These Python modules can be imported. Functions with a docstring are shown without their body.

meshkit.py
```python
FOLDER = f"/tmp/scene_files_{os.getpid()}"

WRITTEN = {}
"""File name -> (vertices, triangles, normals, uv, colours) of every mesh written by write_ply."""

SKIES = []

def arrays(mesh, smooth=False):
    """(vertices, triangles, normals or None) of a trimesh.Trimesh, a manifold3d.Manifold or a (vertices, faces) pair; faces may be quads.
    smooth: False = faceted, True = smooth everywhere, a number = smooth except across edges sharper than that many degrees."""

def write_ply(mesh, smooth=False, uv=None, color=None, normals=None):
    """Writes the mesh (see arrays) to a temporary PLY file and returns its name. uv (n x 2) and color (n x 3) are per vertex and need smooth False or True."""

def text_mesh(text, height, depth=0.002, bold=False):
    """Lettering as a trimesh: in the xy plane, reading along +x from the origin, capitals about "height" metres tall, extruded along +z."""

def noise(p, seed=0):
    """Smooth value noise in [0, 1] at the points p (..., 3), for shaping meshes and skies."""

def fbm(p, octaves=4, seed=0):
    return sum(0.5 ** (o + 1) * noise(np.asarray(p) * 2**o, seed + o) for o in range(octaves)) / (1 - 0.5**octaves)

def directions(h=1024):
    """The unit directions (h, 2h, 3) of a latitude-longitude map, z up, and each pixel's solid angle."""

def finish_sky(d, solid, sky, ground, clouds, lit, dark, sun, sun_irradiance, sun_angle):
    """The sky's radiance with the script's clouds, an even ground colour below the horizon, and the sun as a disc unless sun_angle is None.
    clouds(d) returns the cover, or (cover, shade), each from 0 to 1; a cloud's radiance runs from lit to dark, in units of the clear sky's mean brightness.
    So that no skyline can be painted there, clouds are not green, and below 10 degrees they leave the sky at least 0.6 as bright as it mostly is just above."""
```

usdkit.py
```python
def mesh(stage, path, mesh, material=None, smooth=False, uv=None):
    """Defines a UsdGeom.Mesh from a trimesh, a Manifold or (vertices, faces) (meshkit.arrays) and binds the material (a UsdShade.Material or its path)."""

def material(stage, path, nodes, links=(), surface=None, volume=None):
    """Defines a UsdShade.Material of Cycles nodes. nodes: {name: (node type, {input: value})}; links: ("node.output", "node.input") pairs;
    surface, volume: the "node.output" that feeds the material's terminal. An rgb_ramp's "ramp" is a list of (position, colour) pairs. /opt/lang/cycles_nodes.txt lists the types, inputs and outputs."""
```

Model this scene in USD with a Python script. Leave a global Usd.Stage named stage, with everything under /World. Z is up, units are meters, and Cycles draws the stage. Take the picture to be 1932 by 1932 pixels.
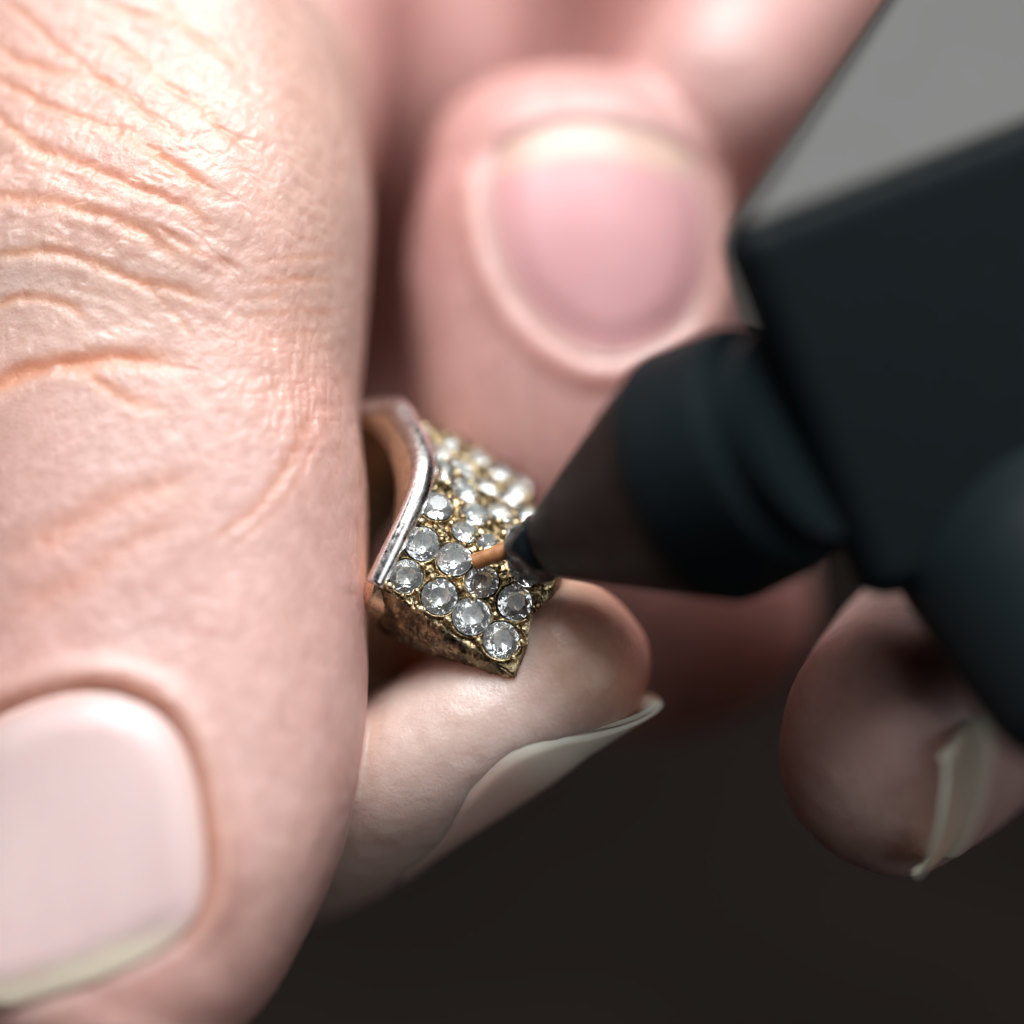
import math
import numpy as np
import trimesh
from scipy.spatial import cKDTree, Delaunay
from scipy.interpolate import CubicSpline, PchipInterpolator
import shapely
from shapely.geometry import Polygon, LineString
import meshkit, usdkit
from pxr import Usd, UsdGeom, UsdLux, UsdShade, Gf, Sdf, Vt

stage = Usd.Stage.CreateInMemory()
UsdGeom.SetStageUpAxis(stage, 'Z')
UsdGeom.SetStageMetersPerUnit(stage, 1.0)
UsdGeom.Xform.Define(stage, '/World')
UsdGeom.Scope.Define(stage, '/World/Looks')
rng = np.random.default_rng(7)

# ------------------------------------------------------------------ camera, light, exposure
PITCH = math.radians(14)
DIST, SPAN = 250.0, 54.0            # millimetres: lens to the sharp plane, width of that plane in the frame
ORIGIN = np.array([0, 0, 0.11])     # where the sharp point stands above the bench, metres
RIGHT = np.array([1.0, 0, 0])
UP = np.array([0, math.sin(PITCH), math.cos(PITCH)])
BACK = np.array([0, -math.cos(PITCH), math.sin(PITCH)])
ROT = np.stack([RIGHT, UP, BACK], 1)
EXPOSURE = 0.05
cam = UsdGeom.Camera.Define(stage, '/World/camera')
cam.CreateFocalLengthAttr(100.0)
cam.CreateHorizontalApertureAttr(100.0 * SPAN / DIST)
cam.CreateVerticalApertureAttr(100.0 * SPAN / DIST)
cam.CreateFStopAttr(3.9)
cam.CreateFocusDistanceAttr(DIST / 1000)
cam.CreateClippingRangeAttr((0.01, 50.0))
cam.CreateExposureAttr(EXPOSURE)
M4 = np.eye(4); M4[:3, :3] = ROT; M4[:3, 3] = ORIGIN + BACK * DIST / 1000
cam.AddTransformOp().Set(Gf.Matrix4d(M4.T.tolist()))


def W(p):
    """millimetres in the hand's own frame (x right, y up, z towards the viewer) to world metres"""
    return np.asarray(p, float) @ ROT.T / 1000 + ORIGIN


def area_lamp(name, where, aim, w, h, power, color):
    l = UsdLux.RectLight.Define(stage, '/World/' + name)
    l.CreateWidthAttr(w); l.CreateHeightAttr(h); l.CreateIntensityAttr(power); l.CreateColorAttr(Gf.Vec3f(*color))
    pos, tgt = W(where), W(aim)
    z = pos - tgt; z /= np.linalg.norm(z)
    x = np.cross([0, 0, 1.0], z); x /= np.linalg.norm(x)
    m = np.eye(4); m[:3, :3] = np.stack([x, np.cross(z, x), z], 1); m[:3, 3] = pos
    l.AddTransformOp().Set(Gf.Matrix4d(m.T.tolist()))
    return l


area_lamp('key_lamp', (5, 530, 285), (0, 0, 0), 0.46, 0.36, 14.0, (0.965, 0.985, 1.0))
area_lamp('fill_light', (520, 150, 860), (0, 0, 0), 0.7, 0.9, 1.5, (0.93, 0.97, 1.0))  # unseen fill added to lift the shadows from front right, no window known

# ------------------------------------------------------------------ helpers
PX = SPAN / 1932.0


def at(u, v, z=0.0):
    """a point at depth z (mm towards the viewer) that lies on the line of sight through the 1932-pixel picture position"""
    u, v, z = np.broadcast_arrays(np.asarray(u, float), np.asarray(v, float), np.asarray(z, float))
    s = (DIST - z) / DIST
    return np.stack([(u - 966) * PX * s, (966 - v) * PX * s, z], -1)


def look_at(p):
    s = DIST / (DIST - p[..., 2])
    return np.stack([966 + p[..., 0] * s / PX, 966 - p[..., 1] * s / PX], -1)


def unit(v):
    v = np.asarray(v, float)
    return v / np.maximum(np.linalg.norm(v, axis=-1, keepdims=True), 1e-12)


def ss(a, b, x):
    t = np.clip((x - a) / (b - a), 0, 1)
    return t * t * (3 - 2 * t)


used = {}


def numbered(path):
    n = used.get(path, -1) + 1
    used[path] = n
    return path if n == 0 else f'{path}_{n:03d}'


bases = {}


def thing(name, base, label, cat, group=None):
    path = numbered('/World/' + name)
    x = UsdGeom.Xform.Define(stage, path)
    b = W(base)
    x.AddTranslateOp().Set(Gf.Vec3d(*map(float, b)))
    bases[path] = b
    p = x.GetPrim()
    p.SetCustomDataByKey('label', label); p.SetCustomDataByKey('category', cat)
    if group: p.SetCustomDataByKey('group', group)
    return path


def part(parent, name, mesh, mat, smooth=True, color=None, label=None, kind=None, world=False):
    path = numbered(parent + '/' + name)
    v, f = np.asarray(mesh[0], float), np.asarray(mesh[1], int)
    root = '/'.join(parent.split('/')[:3])
    v = (v if world else W(v)) - bases.get(root, 0)
    m = usdkit.mesh(stage, path, (v, f), mat, smooth=smooth)
    if color is not None:
        UsdGeom.PrimvarsAPI(m).CreatePrimvar('tint', Sdf.ValueTypeNames.Color3fArray, 'vertex').Set(Vt.Vec3fArray.FromNumpy(np.asarray(color, np.float32)))
    p = m.GetPrim()
    if label: p.SetCustomDataByKey('label', label)
    if kind: p.SetCustomDataByKey('kind', kind)
    return path


def fbm(p, octaves=4, seed=0):
    return meshkit.fbm(np.asarray(p), octaves, seed) * 2 - 1


def catmull(pts, n, closed=False):
    pts = np.asarray(pts, float)
    if closed:
        pts = np.vstack([pts, pts[:1]])
    d = np.r_[0, np.cumsum(np.linalg.norm(np.diff(pts[:, :3], axis=0), axis=1))]
    c = CubicSpline(d, pts, bc_type='periodic' if closed else 'natural')
    return c(np.linspace(0, d[-1], n, endpoint=not closed))


def grid_faces(n, m, wrap_n=False, wrap_m=False):
    i, j = np.meshgrid(np.arange(n if wrap_n else n - 1), np.arange(m if wrap_m else m - 1), indexing='ij')
    a = (i % n) * m + j % m; b = ((i + 1) % n) * m + j % m
    c = ((i + 1) % n) * m + (j + 1) % m; d = (i % n) * m + (j + 1) % m
    q = np.stack([a, b, c, d], -1).reshape(-1, 4)
    return np.vstack([q[:, [0, 1, 2]], q[:, [0, 2, 3]]])


def lathe(profile, origin, axis, n=72):
    """profile: (t along the axis, radius) pairs in mm"""
    axis = unit(axis)
    x = unit(np.cross(axis, [0, 0, 1.0])); y = np.cross(axis, x)
    pr = np.asarray(profile, float)
    a = np.linspace(0, 2 * np.pi, n, endpoint=False)
    ring = np.cos(a)[:, None] * x + np.sin(a)[:, None] * y
    v = np.asarray(origin) + pr[:, None, 0:1] * axis + pr[:, None, 1:2] * ring[None]
    return v.reshape(-1, 3), grid_faces(len(pr), n, False, True)[:, ::-1]


def tube(pts, r, n=12):
    pts = np.asarray(pts, float)
    r = np.broadcast_to(r, len(pts))
    t = unit(np.gradient(pts, axis=0))
    ref = np.array([0.3, 0.2, 0.93])
    x = unit(np.cross(t, ref)); y = np.cross(t, x)
    a = np.linspace(0, 2 * np.pi, n, endpoint=False)
    v = pts[:, None] + r[:, None, None] * (np.cos(a)[None, :, None] * x[:, None] + np.sin(a)[None, :, None] * y[:, None])
    f = grid_faces(len(pts), n, False, True)
    v = v.reshape(-1, 3)
    k = len(v)
    v = np.vstack([v, pts[:1], pts[-1:]])
    i = np.arange(n)
    f = np.vstack([f, np.stack([np.full(n, k), (i + 1) % n, i], 1)[:, ::-1], np.stack([np.full(n, k + 1), k - n + i, k - n + (i + 1) % n], 1)[:, ::-1]])
    return v, f


# ------------------------------------------------------------------ materials
def mat(name, nodes, links=(), surface='p.BSDF'):
    return usdkit.material(stage, '/World/Looks/' + name, nodes, links, surface=surface)


GEO = {'g': ('geometry', {})}
skin_mat = mat('skin', {
    **GEO, 'c': ('attribute', {'attribute': 'tint'}),
    'n1': ('noise_texture', {'scale': 900.0, 'detail': 4.0, 'roughness': 0.6}),
    'r1': ('rgb_ramp', {'ramp': [(0.3, (0.86, 0.83, 0.82)), (0.7, (1.0, 1.0, 1.0))]}),
    'm1': ('mix_color', {'blend_type': 'multiply', 'fac': 1.0}),
    'v': ('voronoi_texture', {'scale': 2300.0, 'feature': 'distance_to_edge', 'randomness': 1.0}),
    'vr': ('rgb_ramp', {'ramp': [(0.0, (0.55, 0.55, 0.55)), (0.35, (1, 1, 1))]}),
    'n2': ('noise_texture', {'scale': 5200.0, 'detail': 3.0, 'roughness': 0.6}),
    'ad': ('math', {'math_type': 'multiply_add', 'value2': 0.35}),
    'b': ('bump', {'strength': 0.7, 'distance': 0.00006}),
    'p': ('principled_bsdf', {'roughness': 0.39, 'subsurface_method': 'burley', 'subsurface_weight': 0.8, 'subsurface_scale': 0.0023, 'subsurface_radius': (1.0, 0.48, 0.38), 'specular_ior_level': 0.68}),
}, [('g.position', 'n1.vector'), ('n1.fac', 'r1.fac'), ('c.color', 'm1.a'), ('r1.color', 'm1.b'), ('m1.result', 'p.base_color'),
    ('g.position', 'v.vector'), ('v.distance', 'vr.fac'), ('g.position', 'n2.vector'), ('vr.color', 'ad.value1'), ('n2.fac', 'ad.value3'),
    ('ad.value', 'b.height'), ('b.normal', 'p.normal')])
nail_mat = mat('nail', {
    **GEO, 'c': ('attribute', {'attribute': 'tint'}),
    'n': ('noise_texture', {'scale': 700.0, 'detail': 3.0}),
    'b': ('bump', {'strength': 0.25, 'distance': 0.00008}),
    'p': ('principled_bsdf', {'roughness': 0.34, 'subsurface_method': 'burley', 'subsurface_weight': 0.7, 'subsurface_scale': 0.0010, 'subsurface_radius': (1.0, 0.5, 0.4), 'specular_ior_level': 0.38}),
}, [('c.color', 'p.base_color'), ('g.position', 'n.vector'), ('n.fac', 'b.height'), ('b.normal', 'p.normal')])


def metal(name, stops, rough, scale, bump, bscale=4000.0, spread=(0.35, 0.65), metallic=1.0):
    k = np.linspace(spread[0], spread[1], len(stops))
    return mat(name, {
        **GEO, 'n': ('noise_texture', {'scale': scale, 'detail': 5.0, 'roughness': 0.65}),
        'r': ('rgb_ramp', {'ramp': [(float(a), s) for a, s in zip(k, stops)]}),
        'n2': ('noise_texture', {'scale': bscale, 'detail': 4.0, 'roughness': 0.6}),
        'rr': ('map_range', {'from_min': 0.3, 'from_max': 0.7, 'to_min': rough * 0.6, 'to_max': rough * 1.5, 'clamp': True}),
        'b': ('bump', {'strength': 0.6, 'distance': bump}),
        'p': ('principled_bsdf', {'metallic': metallic}),
    }, [('g.position', 'n.vector'), ('n.fac', 'r.fac'), ('r.color', 'p.base_color'), ('g.position', 'n2.vector'), ('n2.fac', 'b.height'),
        ('n2.fac', 'rr.value'), ('rr.result', 'p.roughness'), ('b.normal', 'p.normal')])


gold_mat = metal('antique_gold', [(0.10, 0.075, 0.04), (0.42, 0.31, 0.17), (0.84, 0.70, 0.45)], 0.28, 1500.0, 0.00012)
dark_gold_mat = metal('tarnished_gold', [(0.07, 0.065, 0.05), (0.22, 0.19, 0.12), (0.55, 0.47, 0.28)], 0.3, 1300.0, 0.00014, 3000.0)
band_mat = metal('brushed_gold', [(0.78, 0.58, 0.40), (0.90, 0.71, 0.52)], 0.36, 900.0, 0.00002)
silver_mat = metal('polished_silver', [(0.80, 0.74, 0.72), (0.93, 0.90, 0.89)], 0.26, 700.0, 0.00002, 2500.0)
foil_mat = metal('mirror_foil', [(0.62, 0.64, 0.63), (0.95, 0.96, 0.95)], 0.36, 2500.0, 0.00006, metallic=0.7)
foil_brown_mat = metal('tool_shade_foil', [(0.22, 0.16, 0.10), (0.55, 0.45, 0.33)], 0.16, 1200.0, 0.00004)  # brown tone paints the tool's shadow onto two stones
crystal_mat = mat('crystal', {
    **GEO, 'n': ('noise_texture', {'scale': 1400.0, 'detail': 4.0, 'roughness': 0.6}),
    'r': ('map_range', {'from_min': 0.35, 'from_max': 0.65, 'to_min': 0.02, 'to_max': 0.13, 'clamp': True}),
    'p': ('principled_bsdf', {'base_color': (0.99, 1.0, 0.995), 'roughness': 0.03, 'ior': 1.58, 'transmission_weight': 1.0}),
    'd': ('principled_bsdf', {'base_color': (0.80, 0.84, 0.83), 'roughness': 0.2, 'ior': 1.58}),
    'mx': ('mix_closure', {}),
}, [('g.position', 'n.vector'), ('n.fac', 'r.value'), ('r.result', 'mx.fac'), ('p.BSDF', 'mx.closure1'), ('d.BSDF', 'mx.closure2')], surface='mx.closure')


def plastic(name, color, rough, bump=0.00002, scale=2500.0, spec=0.5):
    return mat(name, {
        **GEO, 'n': ('noise_texture', {'scale': scale, 'detail': 4.0}),
        'rr': ('map_range', {'from_min': 0.3, 'from_max': 0.7, 'to_min': rough * 0.8, 'to_max': rough * 1.25, 'clamp': True}),
        'b': ('bump', {'strength': 0.5, 'distance': bump}),
        'p': ('principled_bsdf', {'base_color': color, 'specular_ior_level': spec}),
    }, [('g.position', 'n.vector'), ('n.fac', 'b.height'), ('n.fac', 'rr.value'), ('rr.result', 'p.roughness'), ('b.normal', 'p.normal')])


black_mat = plastic('black_plastic', (0.005, 0.009, 0.011), 0.6, 0.00002, 1800.0, 0.13)
smoke_mat = plastic('smoky_plastic', (0.009, 0.007, 0.006), 0.5, 0.00003, 1800.0, 0.18)
nub_mat = plastic('glossy_black', (0.006, 0.009, 0.011), 0.18, 0.0001, 1500.0)
copper_mat = mat('copper_stick', {
    **GEO, 'n': ('noise_texture', {'scale': 1800.0, 'detail': 5.0, 'roughness': 0.65}),
    'r': ('rgb_ramp', {'ramp': [(0.3, (0.26, 0.10, 0.035)), (0.7, (0.52, 0.23, 0.085))]}),
    'b': ('bump', {'strength': 0.5, 'distance': 0.00006}),
    'p': ('principled_bsdf', {'roughness': 0.45}),
}, [('g.position', 'n.vector'), ('n.fac', 'r.fac'), ('r.color', 'p.base_color'), ('n.fac', 'b.height'), ('b.normal', 'p.normal')])


def cloth(name, c0, c1, scale, rough=0.85, spec=0.25):
    return mat(name, {
        **GEO, 'n': ('noise_texture', {'scale': scale, 'detail': 4.0}),
        'r': ('rgb_ramp', {'ramp': [(0.3, c0), (0.7, c1)]}),
        'p': ('principled_bsdf', {'roughness': rough, 'specular_ior_level': spec}),
    }, [('g.position', 'n.vector'), ('n.fac', 'r.fac'), ('r.color', 'p.base_color')])


bench_mat = cloth('bench_cloth', (0.003, 0.004, 0.0035), (0.030, 0.021, 0.018), 20.0, 1.0, 0.0)
wall_mat = cloth('grey_wall', (0.50, 0.46, 0.42), (0.56, 0.52, 0.47), 6.0)

# ------------------------------------------------------------------ the setting
def structure(name, v, f, m, smooth=True):
    path = numbered('/World/' + name)
    usdkit.mesh(stage, path, (v, f), m, smooth=smooth).GetPrim().SetCustomDataByKey('kind', 'structure')
    return path


xs, ys = np.meshgrid(np.linspace(-0.7, 0.7, 120), np.linspace(-0.5, 0.60, 90), indexing='ij')
fold = 0.006 * fbm(np.stack([xs * 9 + ys * 3, ys * 5 - xs * 2, xs * 0], -1), 3, 3)
bench = np.stack([xs, ys, fold], -1).reshape(-1, 3)
structure('bench_top', bench, grid_faces(120, 90), bench_mat)
wall = trimesh.creation.box([3.0, 0.04, 1.8]); wall.apply_translation([0, 0.95, 0.3])
structure('wall', wall.vertices, wall.faces, wall_mat, False)

# ------------------------------------------------------------------ flesh: smooth swept volumes joined into one surface
class Sweep:
    """a finger: axis points (mm), per point half widths to both sides of U and N, cap lengths at the ends"""
    def __init__(self, pts, U, N, ap, an, bp, bn, caps=(4, 6), p=2.15, n=56):
        pts = np.asarray(pts, float)
        cols = [pts] + [np.broadcast_to(np.asarray(q, float), len(pts))[:, None] for q in (ap, an, bp, bn)]
        s = catmull(np.hstack(cols), n)
        self.C, self.R = s[:, :3], np.maximum(s[:, 3:], 0.6)
        T = unit(np.gradient(self.C, axis=0))
        U = np.broadcast_to(np.asarray(U, float), self.C.shape) if np.ndim(U) == 1 else catmull(np.hstack([pts, np.asarray(U, float)]), n)[:, 3:]
        U = unit(U - T * (U * T).sum(1, keepdims=True))
        V = unit(np.cross(T, U))
        V *= np.sign(V @ np.asarray(N, float))[:, None] if np.ndim(N) == 1 else np.sign((V * N).sum(1))[:, None]
        self.T, self.U, self.V, self.caps, self.p = T, U, V, caps, p
        self.tree = cKDTree(self.C)
        self.step = np.linalg.norm(np.diff(self.C, axis=0), axis=1).mean()
        r = self.R.max() + 4
        self.lo, self.hi = self.C.min(0) - r, self.C.max(0) + r

    def __call__(self, P):
        out = np.full(len(P), 6.0)
        k = np.flatnonzero(((P > self.lo) & (P < self.hi)).all(1))
        if not len(k):
            return out
        q = P[k]
        _, i = self.tree.query(q, workers=-1)
        tau = ((q - self.C[i]) * self.T[i]).sum(1)
        n = len(self.C)
        x = np.clip(i + np.clip(tau / self.step, -0.75, 0.75), 0, n - 1)
        for _ in range(2):
            j = np.minimum(x.astype(int), n - 2); w = (x - j)[:, None]
            mix = lambda A: A[j] * (1 - w) + A[j + 1] * w
            x = np.clip(x + np.clip(((q - mix(self.C)) * mix(self.T)).sum(1) / self.step, -1.5, 1.5), 0, n - 1)
        j = np.minimum(x.astype(int), n - 2); w = (x - j)[:, None]
        d = q - mix(self.C)
        T, U, V, R = mix(self.T), mix(self.U), mix(self.V), mix(self.R)
        du, dv, dt = (d * U).sum(1), (d * V).sum(1), (d * T).sum(1)
        dt = np.where(x < n / 2, dt / self.caps[0], dt / self.caps[1])
        a = np.where(du > 0, R[:, 0], R[:, 1]); b = np.where(dv > 0, R[:, 2], R[:, 3])
        p = self.p
        rho = (np.abs(du / a) ** p + np.abs(dv / b) ** p + np.abs(dt) ** p) ** (1 / p)
        out[k] = np.clip((rho - 1) * np.minimum(a, b), -6, 6)
        return out


def smin(a, b, k):
    h = np.maximum(k - np.abs(a - b), 0) / k
    return np.minimum(a, b) - h * h * k / 4


def gradient(field, P, e=0.05):
    tet = np.array([[1, 1, 1], [1, -1, -1], [-1, 1, -1], [-1, -1, 1.0]])
    return sum(field(P + e * k)[:, None] * k for k in tet) / (4 * e)


def surface_nets(field, lo, hi, h):
    n = np.ceil((np.asarray(hi) - lo) / h).astype(int) + 1
    ax = [lo[k] + h * np.arange(n[k]) for k in range(3)]
    P = np.stack(np.meshgrid(*ax, indexing='ij'), -1).reshape(-1, 3)
    F = np.concatenate([field(c) for c in np.array_split(P, 8)]).reshape(n)
    S = F < 0
    c = sum(S[i:n[0] - 1 + i, j:n[1] - 1 + j, k:n[2] - 1 + k].astype(np.int8) for i in (0, 1) for j in (0, 1) for k in (0, 1))
    act = np.argwhere((c > 0) & (c < 8))
    idx = np.full(c.shape, -1); idx[tuple(act.T)] = np.arange(len(act))
    acc, cnt = np.zeros((len(act), 3)), np.zeros(len(act))
    cor = np.array([(i, j, k) for i in (0, 1) for j in (0, 1) for k in (0, 1)])
    for a in range(8):
        for b in range(a + 1, 8):
            if np.abs(cor[a] - cor[b]).sum() != 1:
                continue
            fa, fb = F[tuple((act + cor[a]).T)], F[tuple((act + cor[b]).T)]
            m = (fa < 0) != (fb < 0)
            t = np.where(m, fa / np.where(m, fa - fb, 1), 0)
            acc += m[:, None] * (cor[a] + t[:, None] * (cor[b] - cor[a])); cnt += m
    v = lo + h * (act + acc / cnt[:, None])
    faces = []
    for k in range(3):
        o = [x for x in range(3) if x != k]
        sl = [slice(1, n[q] - 1) for q in range(3)]
        s0, s1 = list(sl), list(sl)
        s0[k], s1[k] = slice(0, n[k] - 1), slice(1, n[k])
        diff = S[tuple(s0)] != S[tuple(s1)]
        e = np.argwhere(diff); off = np.ones(3, int); off[k] = 0
        e = e + off
        inside = S[tuple(e.T)]
        d1, d2 = np.eye(3, dtype=int)[(k + 1) % 3], np.eye(3, dtype=int)[(k + 2) % 3]
        q = np.stack([idx[tuple((e - d1 - d2).T)], idx[tuple((e - d2).T)], idx[tuple(e.T)], idx[tuple((e - d1).T)]], 1)
        q[~inside] = q[~inside][:, ::-1]
        faces.append(q)
    q = np.vstack(faces)
    q = q[(q >= 0).all(1)]
    return v, np.vstack([q[:, [0, 1, 2]], q[:, [0, 2, 3]]])


def settle(field, v, n=3):
    for _ in range(n):
        g = gradient(field, v)
        f = field(v)
        v = v - np.clip(f, -0.5, 0.5)[:, None] * g / np.maximum((g * g).sum(1, keepdims=True), 0.05)
    return v


def cast(field, u, v, z0=16.0, z1=-45.0):
    """first hit of the lines of sight through the picture positions with a volume"""
    z = np.full(np.shape(u), z0)
    for _ in range(90):
        d = field(at(u, v, z))
        z = z - np.clip(d, -0.3, 2.0) * 0.7
    return at(u, v, np.maximum(z, z1))


def refine(v, f, where):
    """splits the triangles whose vertices are marked, and their neighbours so that no cracks open"""
    mark = where[f].any(1)
    v2, f2 = trimesh.remesh.subdivide(v, f, face_index=np.flatnonzero(mark))[:2]
    m = trimesh.Trimesh(v2, f2, process=True)
    return np.array(m.vertices), np.array(m.faces)


def profile_sweep(rows, U, N, **kw):
    """rows: (u, v, z, right half width px, left half width px, front mm, back mm)"""
    r = np.asarray(rows, float)
    s = (DIST - r[:, 2]) / DIST * PX
    return Sweep(at(r[:, 0], r[:, 1], r[:, 2]), U, N, r[:, 3] * s, r[:, 4] * s, r[:, 5], r[:, 6], **kw)


X, Z = np.array([1.0, 0, 0]), np.array([0, 0, 1.0])
thumb = profile_sweep([
    # u    v      z    right left front back
    (300, -520, -26, 200, 540, 9.5, 9),
    (300, -260, -22, 150, 530, 9.5, 9),
    (345, -20, -17.5, 190, 530, 9.6, 9),
    (350, 120, -15, 285, 525, 9.8, 8.5),
    (355, 300, -12, 335, 520, 10, 8),
    (357, 430, -10.2, 345, 515, 10.4, 8),
    (357, 560, -8.6, 337, 505, 10.2, 8),
    (357, 700, -6.8, 328, 495, 9, 7),
    (357, 790, -5.6, 320, 490, 8.4, 6.5),
    (357, 900, -4.4, 333, 485, 8.2, 6),
    (357, 1100, -2.8, 335, 480, 8.2, 6),
    (357, 1300, -1.0, 337, 480, 8, 6.5),
    (355, 1450, 0.6, 322, 480, 7.6, 6.5),
    (348, 1580, 2.0, 298, 470, 7, 6.5),
    (330, 1690, 3.0, 262, 465, 6.6, 6),
    (302, 1775, 3.6, 236, 470, 6.1, 5.6),
    (268, 1835, 4.0, 220, 440, 5.9, 5.2),
    (240, 1895, 4.2, 205, 430, 5.5, 5.0),
], X, Z, caps=(10, 5.6), p=2.3, n=110)
T_I = unit([0.857, 0.514, 0.19]); N0 = np.array([0.514, -0.857, 0.0])
AL = math.radians(8)
N_I = math.cos(AL) * N0 - math.sin(AL) * Z; N_I = unit(N_I - T_I * (N_I @ T_I)); B_I = unit(np.cross(N_I, T_I)); B_I *= np.sign(B_I[2])
index = Sweep(np.vstack([at(-250, 300, -34), at(-330, 1000, -34), at(60, 1300, -33), at(310, 1450, -26), at(500, 1540, -17), at(640, 1535, -9.5), at(765, 1459, -5.8), at(900, 1376, -4.7), at(1010, 1308, -4.0), at(1082, 1260, -3.5)]),
              np.vstack([[-1.0, 0.2, 0]] * 2 + [[-0.5, -0.8, 0]] + [[0.7, -0.7, 0]] * 2 + [N_I] * 5), np.vstack([[0, 0, 1.0]]), 
              [8, 8, 7.5, 6.6, 5.6, 4.9, 4.6, 4.5, 4.25, 3.9], [8, 8, 7.5, 6.6, 5.6, 4.8, 4.6, 4.7, 4.85, 4.85],
              [8, 8, 7.5, 6.6, 6.2, 6.0, 5.9, 5.8, 5.6, 5.3], [8, 8, 7.5, 6.6, 6.2, 6.0, 5.9, 5.8, 5.6, 5.3], caps=(6, 4.1), p=2.15, n=80)
middle = profile_sweep([
    (1078, 345, -19.0, 282, 278, 6.6, 6.5),
    (1076, 470, -18.2, 302, 304, 7.2, 7.0),
    (1080, 620, -18.0, 306, 312, 7.6, 7.0),
    (1105, 820, -18.5, 300, 312, 8.0, 7.0),
    (1145, 930, -20.0, 300, 310, 8.0, 7.0),
    (1190, 1060, -22.5, 305, 310, 7.6, 7.5),
    (1235, 1170, -26.5, 300, 310, 7.2, 7.5),
], X, Z, caps=(6.6, 6.0), p=2.2, n=60)
middle_back = profile_sweep([(1235, 1130, -36.0, 290, 300, 8.0, 8.2), (1180, 950, -44.0, 290, 300, 8.2, 8.2), (1100, 600, -50.0, 290, 300, 8.2, 8.2), (900, 0, -52.0, 320, 320, 9, 9), (850, -400, -52.0, 320, 320, 9, 9)], X, Z, caps=(7, 8))
fourth = profile_sweep([(1760, -420, -31.0, 210, 215, 6.0, 6.0), (1600, -190, -33.0, 200, 210, 6.0, 6.0), (1452, 27, -25.5, 188, 205, 6.0, 6.0), (1355, 185, -21.0, 172, 190, 5.6, 6.0), (1260, 335, -30, 160, 180, 5, 5)], [0.82, -0.57, 0.0], Z, caps=(8, 5))
palm_a = profile_sweep([(860, -520, -41.0, 320, 320, 8, 8), (880, -100, -36.0, 165, 260, 7.5, 8), (860, 200, -36, 165, 260, 6.5, 8), (810, 600, -46, 230, 250, 6, 8), (780, 1050, -48, 200, 200, 5, 7)], X, Z, caps=(10, 6))
palm_b = profile_sweep([(1300, -520, -46.0, 240, 240, 8, 8), (1245, -150, -46.0, 150, 150, 6.5, 8), (1230, 180, -46.0, 150, 150, 6, 8), (1220, 500, -40, 150, 150, 5, 7)], X, Z, caps=(10, 6))
thenar = profile_sweep([(480, -520, -29.0, 300, 320, 9.0, 9), (548, -120, -24.5, 200, 260, 7.5, 8), (556, 60, -22.5, 190, 240, 7.2, 8), (540, 240, -20.5, 175, 220, 6.8, 7), (500, 420, -18.5, 170, 200, 6.0, 6)], X, Z, caps=(8, 6))
heel = profile_sweep([(250, -640, -44.0, 600, 600, 11, 13), (900, -760, -54.0, 600, 600, 11, 13), (1600, -760, -54.0, 500, 500, 10, 12)], [0, 1.0, 0], Z, caps=(8, 8))


def left_field(P):
    d = smin(thumb(P), thenar(P), 1.2)
    d = smin(d, smin(palm_a(P), palm_b(P), 0.8), 0.8)
    d = smin(d, heel(P), 4.0)
    d = smin(d, smin(middle(P), middle_back(P), 3.0), 0.5)
    d = smin(d, fourth(P), 0.6)
    return smin(d, index(P), 0.35)


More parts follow.
